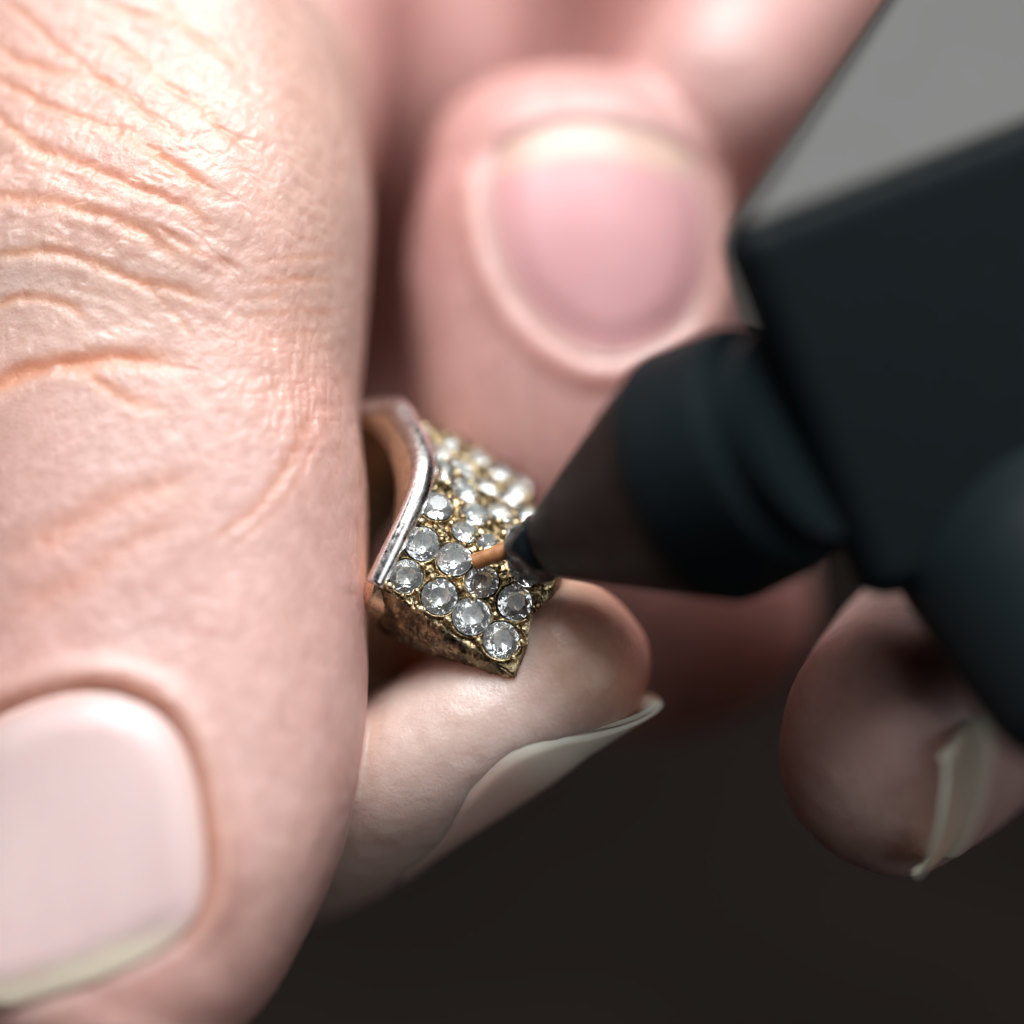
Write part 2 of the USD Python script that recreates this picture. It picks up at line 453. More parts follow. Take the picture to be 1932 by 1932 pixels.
# nails: outline in picture positions (of the place on the finger they cover), and the free-edge line
thumb_nail = np.array([(-72, 1560), (-66, 1450), (-40, 1385), (30, 1338), (110, 1312), (200, 1306), (280, 1332), (335, 1388), (365, 1462), (382, 1550), (388, 1640), (380, 1705), (345, 1762), (280, 1806), (180, 1850), (80, 1882), (-10, 1896), (-60, 1870), (-74, 1720)], float)
mid_nail = np.array([(925, 330), (922, 400), (940, 480), (980, 560), (1050, 635), (1145, 672), (1240, 648), (1308, 585), (1338, 490), (1332, 370), (1295, 285), (1200, 240), (1090, 226), (1000, 245), (945, 285)], float)


def smooth_loop(p, n=160):
    return catmull(np.hstack([p, np.zeros((len(p), 1))]), n, True)[:, :2]


NAILS = [dict(poly=smooth_loop(thumb_nail), tip=np.array([0.0, 1.0]), z=(-3, 16), red=0.95, lip=0.34, pale=(-1.9, -1.0)), dict(poly=smooth_loop(mid_nail), tip=np.array([0.02, -1.0]), z=(-20, -6), red=0.3, lip=0.36, pale=(-3.0, -1.4))]
for nl in NAILS:
    nl['shape'] = Polygon(nl['poly'])
    nl['ring'] = LineString(np.vstack([nl['poly'], nl['poly'][:1]]))
    pr = nl['poly'] @ nl['tip']
    nl['span'] = (pr.min(), pr.max())


def nail_distance(nl, uv):
    """signed distance to the outline, mm (inside negative), and the position along the nail from root 0 to tip 1"""
    pts = shapely.points(uv)
    d = shapely.distance(pts, nl['ring']) * PX
    d = np.where(shapely.contains(nl['shape'], pts), -d, d)
    return d, (uv @ nl['tip'] - nl['span'][0]) / (nl['span'][1] - nl['span'][0])


# creases of the thumb's knuckle: (line, depth mm, half width mm, redness)
CREASES = [
    ([(-40, 372), (0, 373), (73, 378), (146, 393), (220, 415), (268, 439), (317, 468), (352, 486)], 0.55, 0.36, 0.9),
    ([(-40, 190), (0, 224), (49, 268), (146, 305), (220, 338), (293, 368), (366, 402), (415, 440)], 0.50, 0.30, 0.8),
    ([(-40, 492), (0, 483), (61, 473), (122, 478), (195, 507), (268, 534), (342, 549), (400, 570)], 0.48, 0.30, 0.9),
    ([(259, 420), (317, 441), (366, 471), (415, 493), (450, 505)], 0.26, 0.18, 0.5),
    ([(-40, 590), (0, 573), (61, 561), (110, 571), (142, 586), (170, 610)], 0.34, 0.26, 0.9),
    ([(-60, 745), (0, 722), (73, 693), (146, 683), (220, 676), (305, 681), (330, 686)], 0.75, 0.46, 1.5),
    ([(140, 686), (183, 717), (232, 747), (300, 775)], 0.30, 0.34, 1.2),
    ([(207, 507), (268, 539), (317, 581), (354, 625), (372, 660)], 0.20, 0.18, 0.4),
    ([(200, 240), (268, 283), (317, 302), (378, 337), (415, 373)], 0.28, 0.22, 0.6),
    ([(-40, 80), (0, 96), (80, 132), (168, 140), (256, 200), (330, 240)], 0.40, 0.30, 0.6),
    ([(-40, 135), (0, 152), (100, 204), (208, 240), (280, 276), (352, 328), (400, 362)], 0.42, 0.28, 0.7),
    ([(168, 136), (228, 172), (280, 224), (380, 260)], 0.24, 0.2, 0.5),
    ([(180, 60), (256, 108), (340, 180), (380, 202), (420, 248), (468, 280)], 0.34, 0.26, 0.8),
    ([(150, -20), (224, 16), (332, 48), (400, 92), (440, 130)], 0.34, 0.26, 0.6),
    ([(270, -40), (304, 0), (360, 60), (420, 96), (470, 160)], 0.30, 0.24, 0.6),
    ([(-20, -20), (60, 40), (100, 80), (170, 130)], 0.3, 0.26, 0.6),
    ([(480, 498), (540, 488), (620, 486), (660, 488)], 0.16, 0.16, 0.4),
    ([(460, 540), (520, 530), (600, 528), (650, 530)], 0.18, 0.18, 0.5),
    ([(440, 565), (500, 560), (560, 546)], 0.16, 0.16, 0.5),
    ([(455, 600), (520, 590), (600, 586), (650, 590)], 0.16, 0.16, 0.4),
    ([(480, 640), (540, 632), (620, 630)], 0.10, 0.14, 0.3),
    ([(40, 1036), (120, 1000), (187, 958), (273, 930), (371, 911)], 0.30, 0.75, 0.55),
    ([(30, 1140), (156, 1094), (254, 1020), (351, 981)], 0.20, 0.70, 0.4),
    ([(390, 1025), (469, 975), (527, 903), (566, 833), (590, 770)], 0.22, 0.35, 0.6),
    ([(430, 1040), (500, 985), (560, 905), (600, 830), (625, 780)], 0.12, 0.2, 0.3),
    ([(600, 960), (640, 880), (655, 810)], 0.12, 0.2, 0.2),
    ([(60, 440), (110, 450), (150, 470)], 0.14, 0.15, 0.4),
    ([(75, 415), (60, 440), (50, 470)], 0.14, 0.14, 0.4),
    ([(150, 320), (180, 360), (240, 375)], 0.10, 0.12, 0.2),
    ([(20, 600), (45, 640), (62, 670)], -0.10, 0.14, 0.1),
    ([(60, 590), (90, 640), (100, 665)], -0.10, 0.14, 0.1),
    ([(130, 600), (150, 640), (156, 665)], -0.10, 0.14, 0.1),
    ([(235, 205), (275, 222), (300, 215)], 0.16, 0.14, 0.4),
    ([(395, 110), (380, 200)], 0.1, 0.14, 0.3),
]


def polyline_distance(line, uv):
    l = catmull(np.hstack([np.asarray(line, float), np.zeros((len(line), 1))]), 40)[:, :2] if len(line) > 2 else np.asarray(line, float)
    d = shapely.distance(shapely.points(uv), LineString(l)) * PX
    e = np.minimum(np.linalg.norm(uv - l[0], axis=1), np.linalg.norm(uv - l[-1], axis=1)) * PX
    return d, e


def finish_skin(v, f, field, thumb_marks=True, base=(0.65, 0.41, 0.34)):
    """relief and natural colour of the skin: creases, nail folds, mottling"""
    nrm = unit(gradient(field, v))
    uv = look_at(v)
    disp = 0.10 * fbm(v * 0.35, 3, 5) + 0.035 * fbm(v * 1.4, 3, 6)
    red = np.zeros(len(v))
    if thumb_marks:
        front = ss(-0.15, 0.25, nrm[:, 2])
        dt = thumb(v)
        on = front * (dt < 0.6)
        k = np.flatnonzero((on > 0) & (uv[:, 0] < 730) & (uv[:, 0] > -80) & (uv[:, 1] > -80) & (uv[:, 1] < 1750))
        wob = np.stack([fbm(v[k] * 0.9, 3, 11), fbm(v[k] * 0.9, 3, 12)], 1) * 6
        puv = uv[k] + wob
        lo = np.zeros(len(k))
        vary = 0.75 + 0.55 * fbm(v[k] * 0.45, 2, 13)
        for line, depth, w, rd in CREASES:
            d, e = polyline_distance(line, puv)
            fade = ss(0, 1.6, e) * 0.8 + 0.2
            w = w * 0.86
            g = np.exp(-(d / w) ** 2) * fade
            shoulder = np.exp(-((d - 2.3 * w) / (1.3 * w)) ** 2) * fade
            lo += (-0.36 * depth * g + 0.07 * depth * shoulder) * vary
            red[k] += rd * np.exp(-(d / (1.25 * w)) ** 2) * fade * 0.8
        # fine lines beside the knuckle creases: shallow, running along them, and the crosshatched patch next to the ring
        a = v[k] @ unit([0.45, 0.9, -0.3]); b = v[k] @ unit([0.92, -0.38, 0.1])
        zone = np.exp(-((uv[k, 1] - 330) / 300) ** 2) * ss(720, 520, uv[k, 0])
        fine = np.abs(fbm(np.stack([a * 2.0, b * 0.42, a * 0], 1), 3, 21))
        lo += zone * (-0.10 * np.exp(-(fine / 0.11) ** 2) + 0.07 * fbm(np.stack([a * 0.9, b * 0.25, a * 0], 1), 2, 22))
        fine2 = np.abs(fbm(np.stack([a * 1.1 + b * 0.5, b * 2.0, a * 0 + 7], 1), 3, 27))
        lo += (0.6 + 0.4 * zone) * -0.055 * np.exp(-(fine2 / 0.10) ** 2)
        hatch = np.exp(-(((uv[k, 0] - 560) / 110) ** 2 + ((uv[k, 1] - 740) / 150) ** 2))
        h1 = np.abs(fbm(np.stack([v[k, 0] * 2.6, v[k, 1] * 0.5, v[k, 0] * 0], 1), 2, 23)); h2 = np.abs(fbm(np.stack([v[k, 1] * 2.6, v[k, 0] * 0.6, v[k, 0] * 0], 1), 2, 24))
        lo += hatch * (-0.09 * np.exp(-(h1 / 0.16) ** 2) - 0.08 * np.exp(-(h2 / 0.16) ** 2))
        lo *= np.where(nail_distance(NAILS[0], uv[k])[0] < 0.3, 0, 1)
        disp[k] += on[k] * lo
        red *= on
        for nl in NAILS:
            k = np.flatnonzero((v[:, 2] > nl['z'][0]) & (v[:, 2] < nl['z'][1]) & (nrm[:, 2] > -0.2) & (np.abs(uv - nl['poly'].mean(0)) < 480).all(1))
            d, t = nail_distance(nl, uv[k])
            fold = ss(0.88, 0.68, t)
            disp[k] += np.where(d < 0, -0.75 * ss(0, -0.7, d), 0) + fold * nl['lip'] * np.exp(-((d - 1.0) / 0.75) ** 2) - 0.25 * np.exp(-(d / 0.35) ** 2)
            red[k] += nl['red'] * np.exp(-((d - 0.2) / 0.75) ** 2) * fold * (0.75 + 0.6 * fbm(v[k] * 0.3, 2, 14))
    # the pad of the index finger: ridged fingerprint skin, dented where the ring rests
    if thumb_marks:
        k = np.flatnonzero((index(v) < 0.5) & (uv[:, 0] > 640))
        along = v[k] @ T_I; up = v[k] @ -N_I
        ph = along * 5.2 + 1.6 * fbm(v[k] * 0.25, 2, 31) + 0.14 * up ** 2 * 0.6
        disp[k] += 0.05 * np.sin(ph * 2.1) * ss(0.5, 3.5, up)
        wr = np.exp(-((along - (at(1150, 1200, -4) @ T_I)) / 2.2) ** 2) * ss(0, 3, up)
        disp[k] += -0.24 * wr * np.exp(-(np.abs(fbm(np.stack([along * 0.3, up * 1.5, along * 0.1], 1), 2, 32)) / 0.13) ** 2)
        red[k] += 0.85 * np.exp(-((along - (at(1200, 1260, -4) @ T_I)) / 2.6) ** 2)
        near = np.linalg.norm(v[k] - at(960, 1262, 0.3), axis=1)
        disp[k] += -0.9 * np.exp(-(near / 2.6) ** 2)
    v2 = v + disp[:, None] * nrm
    c = np.broadcast_to(np.asarray(base, float), v.shape).copy()
    m = fbm(v * 0.16, 3, 41)[:, None]; m2 = fbm(v * 0.5, 3, 42)[:, None]
    m3 = fbm(v * 0.07 + 5, 2, 43)[:, None]
    c *= 1 + 0.06 * m2 * np.array([0.6, 1.2, 1.2]) + m * np.array([0.01, -0.10, -0.11]) + m3 * np.array([-0.03, -0.09, -0.12])
    if thumb_marks:
        w = ss(0.5, 2.5, thumb(v))[:, None]
        c *= 1 + w * (np.array([0.67, 0.365, 0.33]) / np.asarray(base) - 1)
        low = (ss(560, 1000, uv[:, 1]) * (1 - w[:, 0]))[:, None]
        c *= 1 + low * np.array([0.01, -0.09, -0.05])
        w = (ss(0.6, -0.2, index(v)) * ss(1215, 1110, uv[:, 0] - 0.25 * (uv[:, 1] - 1200)))[:, None] * 0.85
        c = c * (1 - w) + w * np.array([0.62, 0.49, 0.42])
    r = np.clip(red, 0, 2.0)[:, None]
    c *= np.array([0.97, 0.72, 0.56]) ** r
    return v2, f, c


def build_flesh(field, lo, hi, h, marks, fine=None, finer=None, base=(0.65, 0.41, 0.34)):
    v, f = surface_nets(field, np.asarray(lo, float), np.asarray(hi, float), h)
    m = trimesh.Trimesh(v, f, process=False)
    v = settle(field, np.array(m.vertices), 2)
    for sel in (fine, finer):
        if sel is not None:
            v, f = refine(v, f, sel(v))
            v = settle(field, v, 1)
    keep = trimesh.graph.connected_components(trimesh.Trimesh(v, f, process=False).edges_unique, nodes=np.arange(len(v)), min_len=50)
    big = max(keep, key=len)
    ok = np.zeros(len(v), bool); ok[big] = True
    f = f[ok[f].all(1)]
    ren = np.cumsum(ok) - 1
    v, f = v[ok], ren[f]
    return finish_skin(v, f, field, marks, base)


def seen(v, u0, u1, v0, v1, zmin):
    uv = look_at(v)
    return (uv[:, 0] > u0) & (uv[:, 0] < u1) & (uv[:, 1] > v0) & (uv[:, 1] < v1) & (v[:, 2] > zmin)


hand = thing('hand', at(220, -200, -25), 'fair-skinned hand pinching the jewelled ring between thumb and index finger', 'hand')
hv, hf, hc = build_flesh(left_field, (-40, -33, -66), (38, 50, 12), 0.72, True,
                         lambda v: seen(v, -60, 1300, -60, 1990, -22),
                         lambda v: seen(v, -60, 730, -60, 1250, -17) | seen(v, 640, 1260, 1050, 1700, -8) | seen(v, 420, 720, 1200, 1650, -6))
part(hand, 'skin', (hv, hf), skin_mat, True, hc)


def nail_on(nl, field, parent, plate, edge, thick=0.35, label=None):
    u0, v0 = nl['poly'].min(0); u1, v1 = nl['poly'].max(0)
    g = np.stack(np.meshgrid(np.arange(u0, u1, 8), np.arange(v0, v1, 8), indexing='ij'), -1).reshape(-1, 2)
    d, _ = nail_distance(nl, g)
    pts = np.vstack([nl['poly'], g[d < -0.12]])
    tri = Delaunay(pts).simplices
    cen = pts[tri].mean(1)
    tri = tri[nail_distance(nl, cen)[0] < 0.02]
    a, b = pts[tri[:, 1]] - pts[tri[:, 0]], pts[tri[:, 2]] - pts[tri[:, 0]]
    area = a[:, 0] * b[:, 1] - a[:, 1] * b[:, 0]
    tri[area > 0] = tri[area > 0][:, ::-1]
    p = cast(field, pts[:, 0], pts[:, 1])
    q = (pts - pts.mean(0)) / np.ptp(pts, axis=0)
    A = np.stack([q[:, 0] ** i * q[:, 1] ** j for i in range(5) for j in range(5 - i)], 1)
    p = at(pts[:, 0], pts[:, 1], A @ np.linalg.lstsq(A[p[:, 2] > -22], p[p[:, 2] > -22, 2], rcond=None)[0])
    n = unit(gradient(field, p, 0.6))
    d, t = nail_distance(nl, pts)
    lift = -0.05 + 0.34 * ss(0, -2.2, d) + 0.14 * ss(0.75, 1.0, t)
    p = p + n * lift[:, None]
    back = p - n * thick
    k, nb = len(pts), len(nl['poly'])
    i = np.arange(nb); j = (i + 1) % nb
    side = np.vstack([np.stack([i, j, j + k], 1), np.stack([i, j + k, i + k], 1)])
    f = np.vstack([tri, tri[:, ::-1] + k, side])
    w = (ss(*nl['pale'], d + 0.25 * fbm(np.hstack([pts * 0.02, pts[:, :1] * 0]), 2, 8)) * ss(0.70, 0.84, t))[:, None]
    lun = (ss(0.16, 0.06, t) * 0.5)[:, None]
    c = np.asarray(plate) * (1 - w) * (1 - lun) + np.asarray(plate) * (1 - w) * lun * 1.12 + np.asarray(edge) * w
    across = pts @ np.array([nl['tip'][1], -nl['tip'][0]])
    c = c * (1 + 0.03 * fbm(np.stack([across * 0.022, t * 0.8, t * 0], 1), 2, 9)[:, None] + 0.05 * fbm(np.hstack([pts * 0.006, pts[:, :1] * 0]), 2, 10)[:, None] * np.array([0.2, 1, 0.8]))
    soft = (ss(-0.9, 0.0, d) * ss(0.9, 0.7, t))[:, None] * 0.55
    c = c * (1 - soft) + soft * np.array([0.66, 0.40, 0.33])
    back = p - n * thick
    part(parent, 'fingernail', (np.vstack([p, back]), f), nail_mat, True, np.vstack([c, c]), label)


nail_on(NAILS[0], left_field, hand, (0.70, 0.52, 0.50), (0.82, 0.71, 0.55), label='broad glossy thumbnail with a pale cream free edge')
nail_on(NAILS[1], left_field, hand, (0.68, 0.355, 0.365), (0.68, 0.45, 0.37), label='pink blurred nail of the curled middle finger')


def hug_nail(parent, finger, P0, T, N, B, s0, s_e, s1, phi0, plate, edge, label=None, lift=0.14, corner=0.5, flare=0.0, pale=(2.6, 3.9)):
    """a nail wrapped over the back of a finger and running on past its tip. P0: a point of the axis, s: mm along T, phi0: half angle about N"""
    ns, na = 56, 48
    S, A = np.meshgrid(np.linspace(s0, s1, ns), np.linspace(-1, 1, na), indexing='ij')
    S = np.where(S > s_e, s_e + (S - s_e) * (1 - corner * np.abs(A) ** 2.4), S)
    S = np.where(S < s0 + 3.5, S + np.abs(A) ** 3 * 1.6 * (1 - (S - s0) / 3.5), S)
    phi = A * (np.radians(PchipInterpolator(*phi0)(S)) if np.ndim(phi0) else phi0 * (0.84 + 0.16 * ss(s0, s0 + 4, S)) * (1 - 0.12 * ss(s_e, s1, S)))
    D = np.cos(phi)[..., None] * N + np.sin(phi)[..., None] * B
    C = P0 + np.minimum(S, s_e)[..., None] * T
    r = np.full(S.shape, 11.0)
    for _ in range(60):
        d = finger((C + r[..., None] * D).reshape(-1, 3)).reshape(S.shape)
        r = r - np.clip(d, -0.3, 2.0) * 0.6
    out = np.where(S > s_e, S - s_e, 0)
    rim = np.minimum(ss(0, 0.10, 1 - np.abs(A)), ss(s0, s0 + 0.6, S))
    r = r + lift * rim - 0.12 * (1 - rim) - out * 0.035
    P = P0 + S[..., None] * T + r[..., None] * D + (flare * out ** 1.5)[..., None] * N
    Q = P - 0.30 * D
    v = np.vstack([P.reshape(-1, 3), Q.reshape(-1, 3)])
    k = ns * na
    f1 = grid_faces(ns, na)
    loop = np.r_[np.arange(na), np.arange(1, ns) * na + na - 1, (ns - 1) * na + np.arange(na - 2, -1, -1), np.arange(ns - 2, 0, -1) * na]
    i, j = loop, np.roll(loop, -1)
    f = np.vstack([f1, f1[:, ::-1] + k, np.stack([i, j + k, j], 1), np.stack([i, i + k, j + k], 1)])
    t = unit(np.cross(P[1, na // 2] - P[0, na // 2], P[0, na // 2 + 1] - P[0, na // 2]))
    if t @ D[0, na // 2] < 0:
        f = f[:, ::-1]
    w = ss(*pale, S + 1.2 * np.abs(A) ** 2).reshape(-1, 1)
    c = np.asarray(plate) * (1 - w) + np.asarray(edge) * w
    part(parent, 'fingernail', (v, f), nail_mat, True, np.vstack([c, c]), label)


P0_I = at(765, 1459, -5.8)
hug_nail(hand, index, P0_I, T_I, N_I, B_I, -4.0, 9.2, 13.9, ([-4, -1.5, 1.2, 4, 6.5, 8.6, 10.4, 12.2, 13.3, 13.9], [16, 38, 60, 78, 84, 79, 66, 48, 29, 6]), (0.68, 0.46, 0.39), (0.88, 0.79, 0.66), 'long pale nail of the index finger curving past its tip', corner=0.0, pale=(5.5, 10.0))

# ------------------------------------------------------------------ the other hand: one fingertip under the tool
T_R = unit([-0.42, -0.30, 0.86]); B_R = np.array([0.28, -0.95, -0.15]); B_R = unit(B_R - T_R * (B_R @ T_R)); N_R = unit(np.cross(B_R, T_R)); N_R *= np.sign(N_R[2])
N_R, B_R = math.cos(0.53) * N_R + math.sin(0.53) * B_R, math.cos(0.53) * B_R - math.sin(0.53) * N_R
rc = at(1722, 1392, -2.0)
rp = [rc + T_R * s for s in (1.5, -3, -8, -14, -22)]
rp += [rc + T_R * -32 + np.array([2, 0, -1]), rc + T_R * -42 + np.array([6, 2, -3])]
rh = [7.0, 7.5, 7.6, 7.6, 7.6, 8.0, 9.0]
right_finger = Sweep(np.array(rp), N_R, B_R, [5.6, 6.0, 6.3, 6.6, 7.0, 8, 9], [6.6, 7.2, 7.3, 7.3, 7.4, 8, 9], rh, rh, caps=(4.9, 8), p=2.2)
right_palm = Sweep(np.array([rc + T_R * -40 + np.array([6, 2, -3]), rc + T_R * -58 + np.array([14, 14, -6])]), [0, 1.0, 0], Z, [9, 18], [9, 18], [9, 12], [9, 12], caps=(8, 10))


def right_field(P):
    return smin(right_finger(P), right_palm(P), 4.0)


hand2 = thing('hand', rc + np.array([10, 0, -8]), 'shadowed fingertip of the other hand steadying the black tool from below', 'hand')
lo2 = np.minimum(right_finger.lo, right_palm.lo) - 2; hi2 = np.maximum(right_finger.hi, right_palm.hi) + 2
rv, rf, rcol = build_flesh(right_field, lo2, hi2, 0.7, False, lambda v: seen(v, 1420, 2000, 1050, 1800, -14), None, base=(0.62, 0.40, 0.36))
part(hand2, 'skin', (rv, rf), skin_mat, True, rcol)
hug_nail(hand2, right_finger, rc, T_R, N_R, B_R, -7.0, 4.0, 9.0, math.radians(48), (0.62, 0.39, 0.36), (0.66, 0.60, 0.48), None, corner=0.2, pale=(2.4, 4.6))

# ------------------------------------------------------------------ the ring
ring = thing('ring', at(760, 1000, -4), 'gold ring with a square head crusted with clear round rhinestones', 'ring')
rows = np.array([  # left, middle, right control points of the head, from its far top edge to its lower corner
    [(757, 775, -6.2), (890, 838, -7.4), (992, 908, -9.0)],
    [(801, 858, -3.0), (893, 912, -3.9), (1012, 968, -5.0)],
    [(789, 945, -1.0), (895, 1003, -1.1), (1035, 1030, -2.2)],
    [(746, 1036, -0.1), (880, 1092, 0.2), (1050, 1088, -0.9)],
    [(712, 1105, 0.2), (835, 1190, 0.6), (968, 1274, 0.9)]], float)
CP = at(rows[..., 0], rows[..., 1], rows[..., 2])
sy = CubicSpline(np.linspace(0, 1, 5), CP, axis=0, bc_type='natural')


def head(s, t):
    r = sy(s)                                       # (..., 3 columns, 3)
    t = np.asarray(t)[..., None]
    a, b, c = r[..., 0, :], r[..., 1, :], r[..., 2, :]
    q = 2 * b - 0.5 * (a + c)
    return (1 - t) ** 2 * a + 2 * t * (1 - t) * q + t * t * c


def head_normal(s, t, e=1e-3):
    n = unit(np.cross(head(s + e, t) - head(s - e, t), head(s, t + e) - head(s, t - e)))
    return n * np.where(n[..., 2:3] < -0.3, -1, 1)


GEMS = [  # picture position, radius px, tool shadow painted in as brown foil
    (828, 852, 30, 0), (828, 886, 32, 0), (876, 886, 31, 0), (823, 954, 37, 0), (877, 926, 33, 0), (926, 925, 31, 0), (971, 927, 31, 0), (895, 972, 30, 0), (943, 968, 32, 0),
    (798, 1027, 38, 0), (880, 1003, 30, 0), (856, 1055, 39, 0), (766, 1087, 37, 0), (830, 1126, 39, 0), (918, 1022, 24, 0), (908, 1100, 36, 1), (891, 1161, 39, 0), (973, 1133, 38, 1), (995, 1082, 31, 0), (944, 1207, 38, 0), (975, 1010, 30, 0), (1012, 1050, 26, 0), (795, 815, 24, 0), (850, 838, 24, 0), (905, 868, 28, 0), (945, 898, 28, 0), (960, 945, 28, 0), (990, 968, 28, 0), (985, 915, 24, 0)]
sg, tg = np.meshgrid(np.linspace(0, 1, 400), np.linspace(0, 1, 300), indexing='ij')
HG = head(sg, tg); HN = head_normal(sg, tg)
flip = np.sign(HN[300, 150, 2])
HN = HN * flip
HUV = look_at(HG).reshape(-1, 2)
htree = cKDTree(HUV)
gem_data = []
for u, v, r, tool_shade in GEMS:
    k = htree.query((u, v))[1]
    c, n = HG.reshape(-1, 3)[k], HN.reshape(-1, 3)[k]
    gem_data.append((c, n, r * PX * (0.82 + 0.09 * rng.random()), tool_shade))
gc = np.array([g[0] for g in gem_data]); gr = np.array([g[2] for g in gem_data])
# nudge overlapping stones apart in space
for _ in range(40):
    for i in range(len(gc)):
        for j in range(i):
            d = gc[i] - gc[j]; L = np.linalg.norm(d); want = (gr[i] + gr[j]) * 1.03
            if L < want:
                push = d / max(L, 1e-6) * (want - L) * 0.25
                gc[i] += push; gc[j] -= push
gt = cKDTree(HG.reshape(-1, 3))
for i in range(len(gc)):
    k = gt.query(gc[i])[1]
    gc[i] = HG.reshape(-1, 3)[k]
    gem_data[i] = (gc[i], HN.reshape(-1, 3)[k], gr[i], gem_data[i][3])

hs, ht = np.meshgrid(np.linspace(0, 1, 300), np.linspace(0, 1, 240), indexing='ij')
hp = head(hs, ht).reshape(-1, 3); hn = head_normal(hs, ht).reshape(-1, 3) * flip
dg, kg = cKDTree(gc).query(hp, k=2)
r0 = gr[kg[:, 0]]
x = dg[:, 0] / r0
pit = -0.95 * r0 * ss(1.04, 0.55, x)
collar = 0.16 * np.exp(-((x - 1.13) / 0.09) ** 2)
rough = 0.14 * fbm(hp * 2.6, 4, 51) + 0.07 * fbm(hp * 7.0, 3, 52)
edge_t = np.minimum.reduce([ht.ravel(), 1 - ht.ravel(), 1 - hs.ravel()])
hp2 = hp + hn * (pit + collar + rough * ss(0.95, 1.1, x) * ss(0, 0.03, edge_t) - 0.12)[:, None]
part(ring, 'head', (hp2, grid_faces(300, 240) if flip < 0 else grid_faces(300, 240)[:, ::-1]), gold_mat, True)

# beads of metal (grains) that hold the stones, between them
grains = []
cand = hp[rng.permutation(len(hp))[:9000]]
cn = hn[rng.permutation(len(hp))[:1]]
chosen = []
perm = rng.permutation(len(hp))
for k in perm[:9000]:
    if 1.10 < x[k] < 1.32 and all(np.linalg.norm(hp[k] - c) > 0.75 for c in chosen) and edge_t[k] > 0.03:
        chosen.append(hp[k])
        s = trimesh.creation.icosphere(2, 0.21 + 0.06 * rng.random())
        s.apply_translation(hp[k] + hn[k] * 0.06)
        grains.append(s)
    if len(chosen) > 90:
        break
gm = trimesh.util.concatenate(grains)
part(ring, 'grain_beads', (gm.vertices, gm.faces), gold_mat, True, kind='stuff')


def basis(n):
    x = unit(np.cross(n, [0.31, 0.9, 0.2])); return x, np.cross(n, x)


def gem_mesh(c, n, r, seed):
    x, y = basis(n)
    g = np.random.default_rng(seed)
    a0 = g.random() * 6.28
    pts = []
    for z, rad, m, off in ((0.36, 0.54, 8, 0.0), (0.20, 0.82, 8, 0.5), (0.02, 1.0, 16, 0.25), (-0.05, 1.0, 16, 0.25)):
        a = a0 + 2 * np.pi * (np.arange(m) + off) / m
        pts.append(np.stack([np.cos(a) * rad, np.sin(a) * rad, np.full(m, z)], 1))
    a = a0 + 2 * np.pi * (np.arange(8)) / 8
    pts.append(np.stack([np.cos(a) * 0.5, np.sin(a) * 0.5, np.full(8, -0.46)], 1))
    pts.append(np.array([[0, 0, -0.72]]))
    h = trimesh.convex.convex_hull(np.vstack(pts))
    h.merge_vertices()
    v = np.array(h.vertices) * r
    tilt = g.normal(0, 0.10, 2)
    v[:, 2] += v[:, 0] * tilt[0] + v[:, 1] * tilt[1]
    w = c + v[:, :1] * x + v[:, 1:2] * y + v[:, 2:] * n
    f = np.array(h.faces)
    # foil: the pavilion again, a hair larger
    pav = (np.array(h.vertices)[f][:, :, 2].mean(1) < -0.06)
    ids = np.unique(f[pav]); ren = -np.ones(len(v), int); ren[ids] = np.arange(len(ids))
    q = v[ids] * np.array([1.03, 1.03, 1.0]); q[:, 2] -= 0.03
    fw = c + q[:, :1] * x + q[:, 1:2] * y + q[:, 2:] * n
    return (w, f), (fw, ren[f[pav]])


for i, (c, n, r, tool_shade) in enumerate(gem_data):
    g, foil = gem_mesh(c + n * 0.05, n, r, 100 + i)
    p = part(ring, 'gemstone', g, crystal_mat, False, label='rhinestone with the tool shadow put in as brown foil' if tool_shade else None)
    part(p, 'foil_backing', foil, foil_brown_mat if tool_shade else foil_mat, False)

# side walls of the head: from its edge backwards and inwards
def strip(cols, seedn=61, amp=0.0, n=160):
    rws = [catmull(c, n) for c in cols]
    A = np.array(rws)
    m = 14
    tt = np.linspace(0, len(rws) - 1, m)
    cs = CubicSpline(np.arange(len(rws)), A, axis=0) if len(rws) > 2 else None
    P = cs(tt) if cs is not None else A[0] * (1 - tt[:, None, None]) + A[1] * tt[:, None, None]
    P = P.reshape(-1, 3)
    return P, grid_faces(m, n)


def relief(P, f, amp, seed=71):
    n = np.array(trimesh.Trimesh(P, f, process=False).vertex_normals)
    return P + n * (amp * fbm(P * 2.2, 4, seed) + 0.5 * amp * fbm(P * 6, 2, seed + 1))[:, None], f


eb = [head(np.array(0.995), np.array(t)) for t in np.linspace(0, 1, 9)]
wb = at([700, 722, 762, 805, 850, 892, 925, 950, 970], [1160, 1192, 1216, 1234, 1248, 1262, 1274, 1282, 1288], [-3.0, -3.0, -2.6, -2.2, -1.8, -1.2, -0.7, -0.2, 0.4])
mid = [(a * 0.55 + b * 0.45) + np.array([-0.1, -0.25, 0.35]) * math.sin(math.pi * k / 8) for k, (a, b) in enumerate(zip(eb, wb))]
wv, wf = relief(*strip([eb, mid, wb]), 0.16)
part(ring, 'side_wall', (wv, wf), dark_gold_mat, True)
er = [head(np.array(s), np.array(0.995)) for s in np.linspace(0, 1, 9)]
wr = [p + np.array([0.25, -0.15, -1.6]) for p in er]
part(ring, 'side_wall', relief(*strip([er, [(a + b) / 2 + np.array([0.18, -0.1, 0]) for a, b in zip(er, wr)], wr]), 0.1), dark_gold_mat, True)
et = [head(np.array(0.005), np.array(t)) for t in np.linspace(0, 1, 9)]
part(ring, 'side_wall', strip([et, [p + np.array([0.1, 0.1, -1.8]) for p in et]]), dark_gold_mat, True)

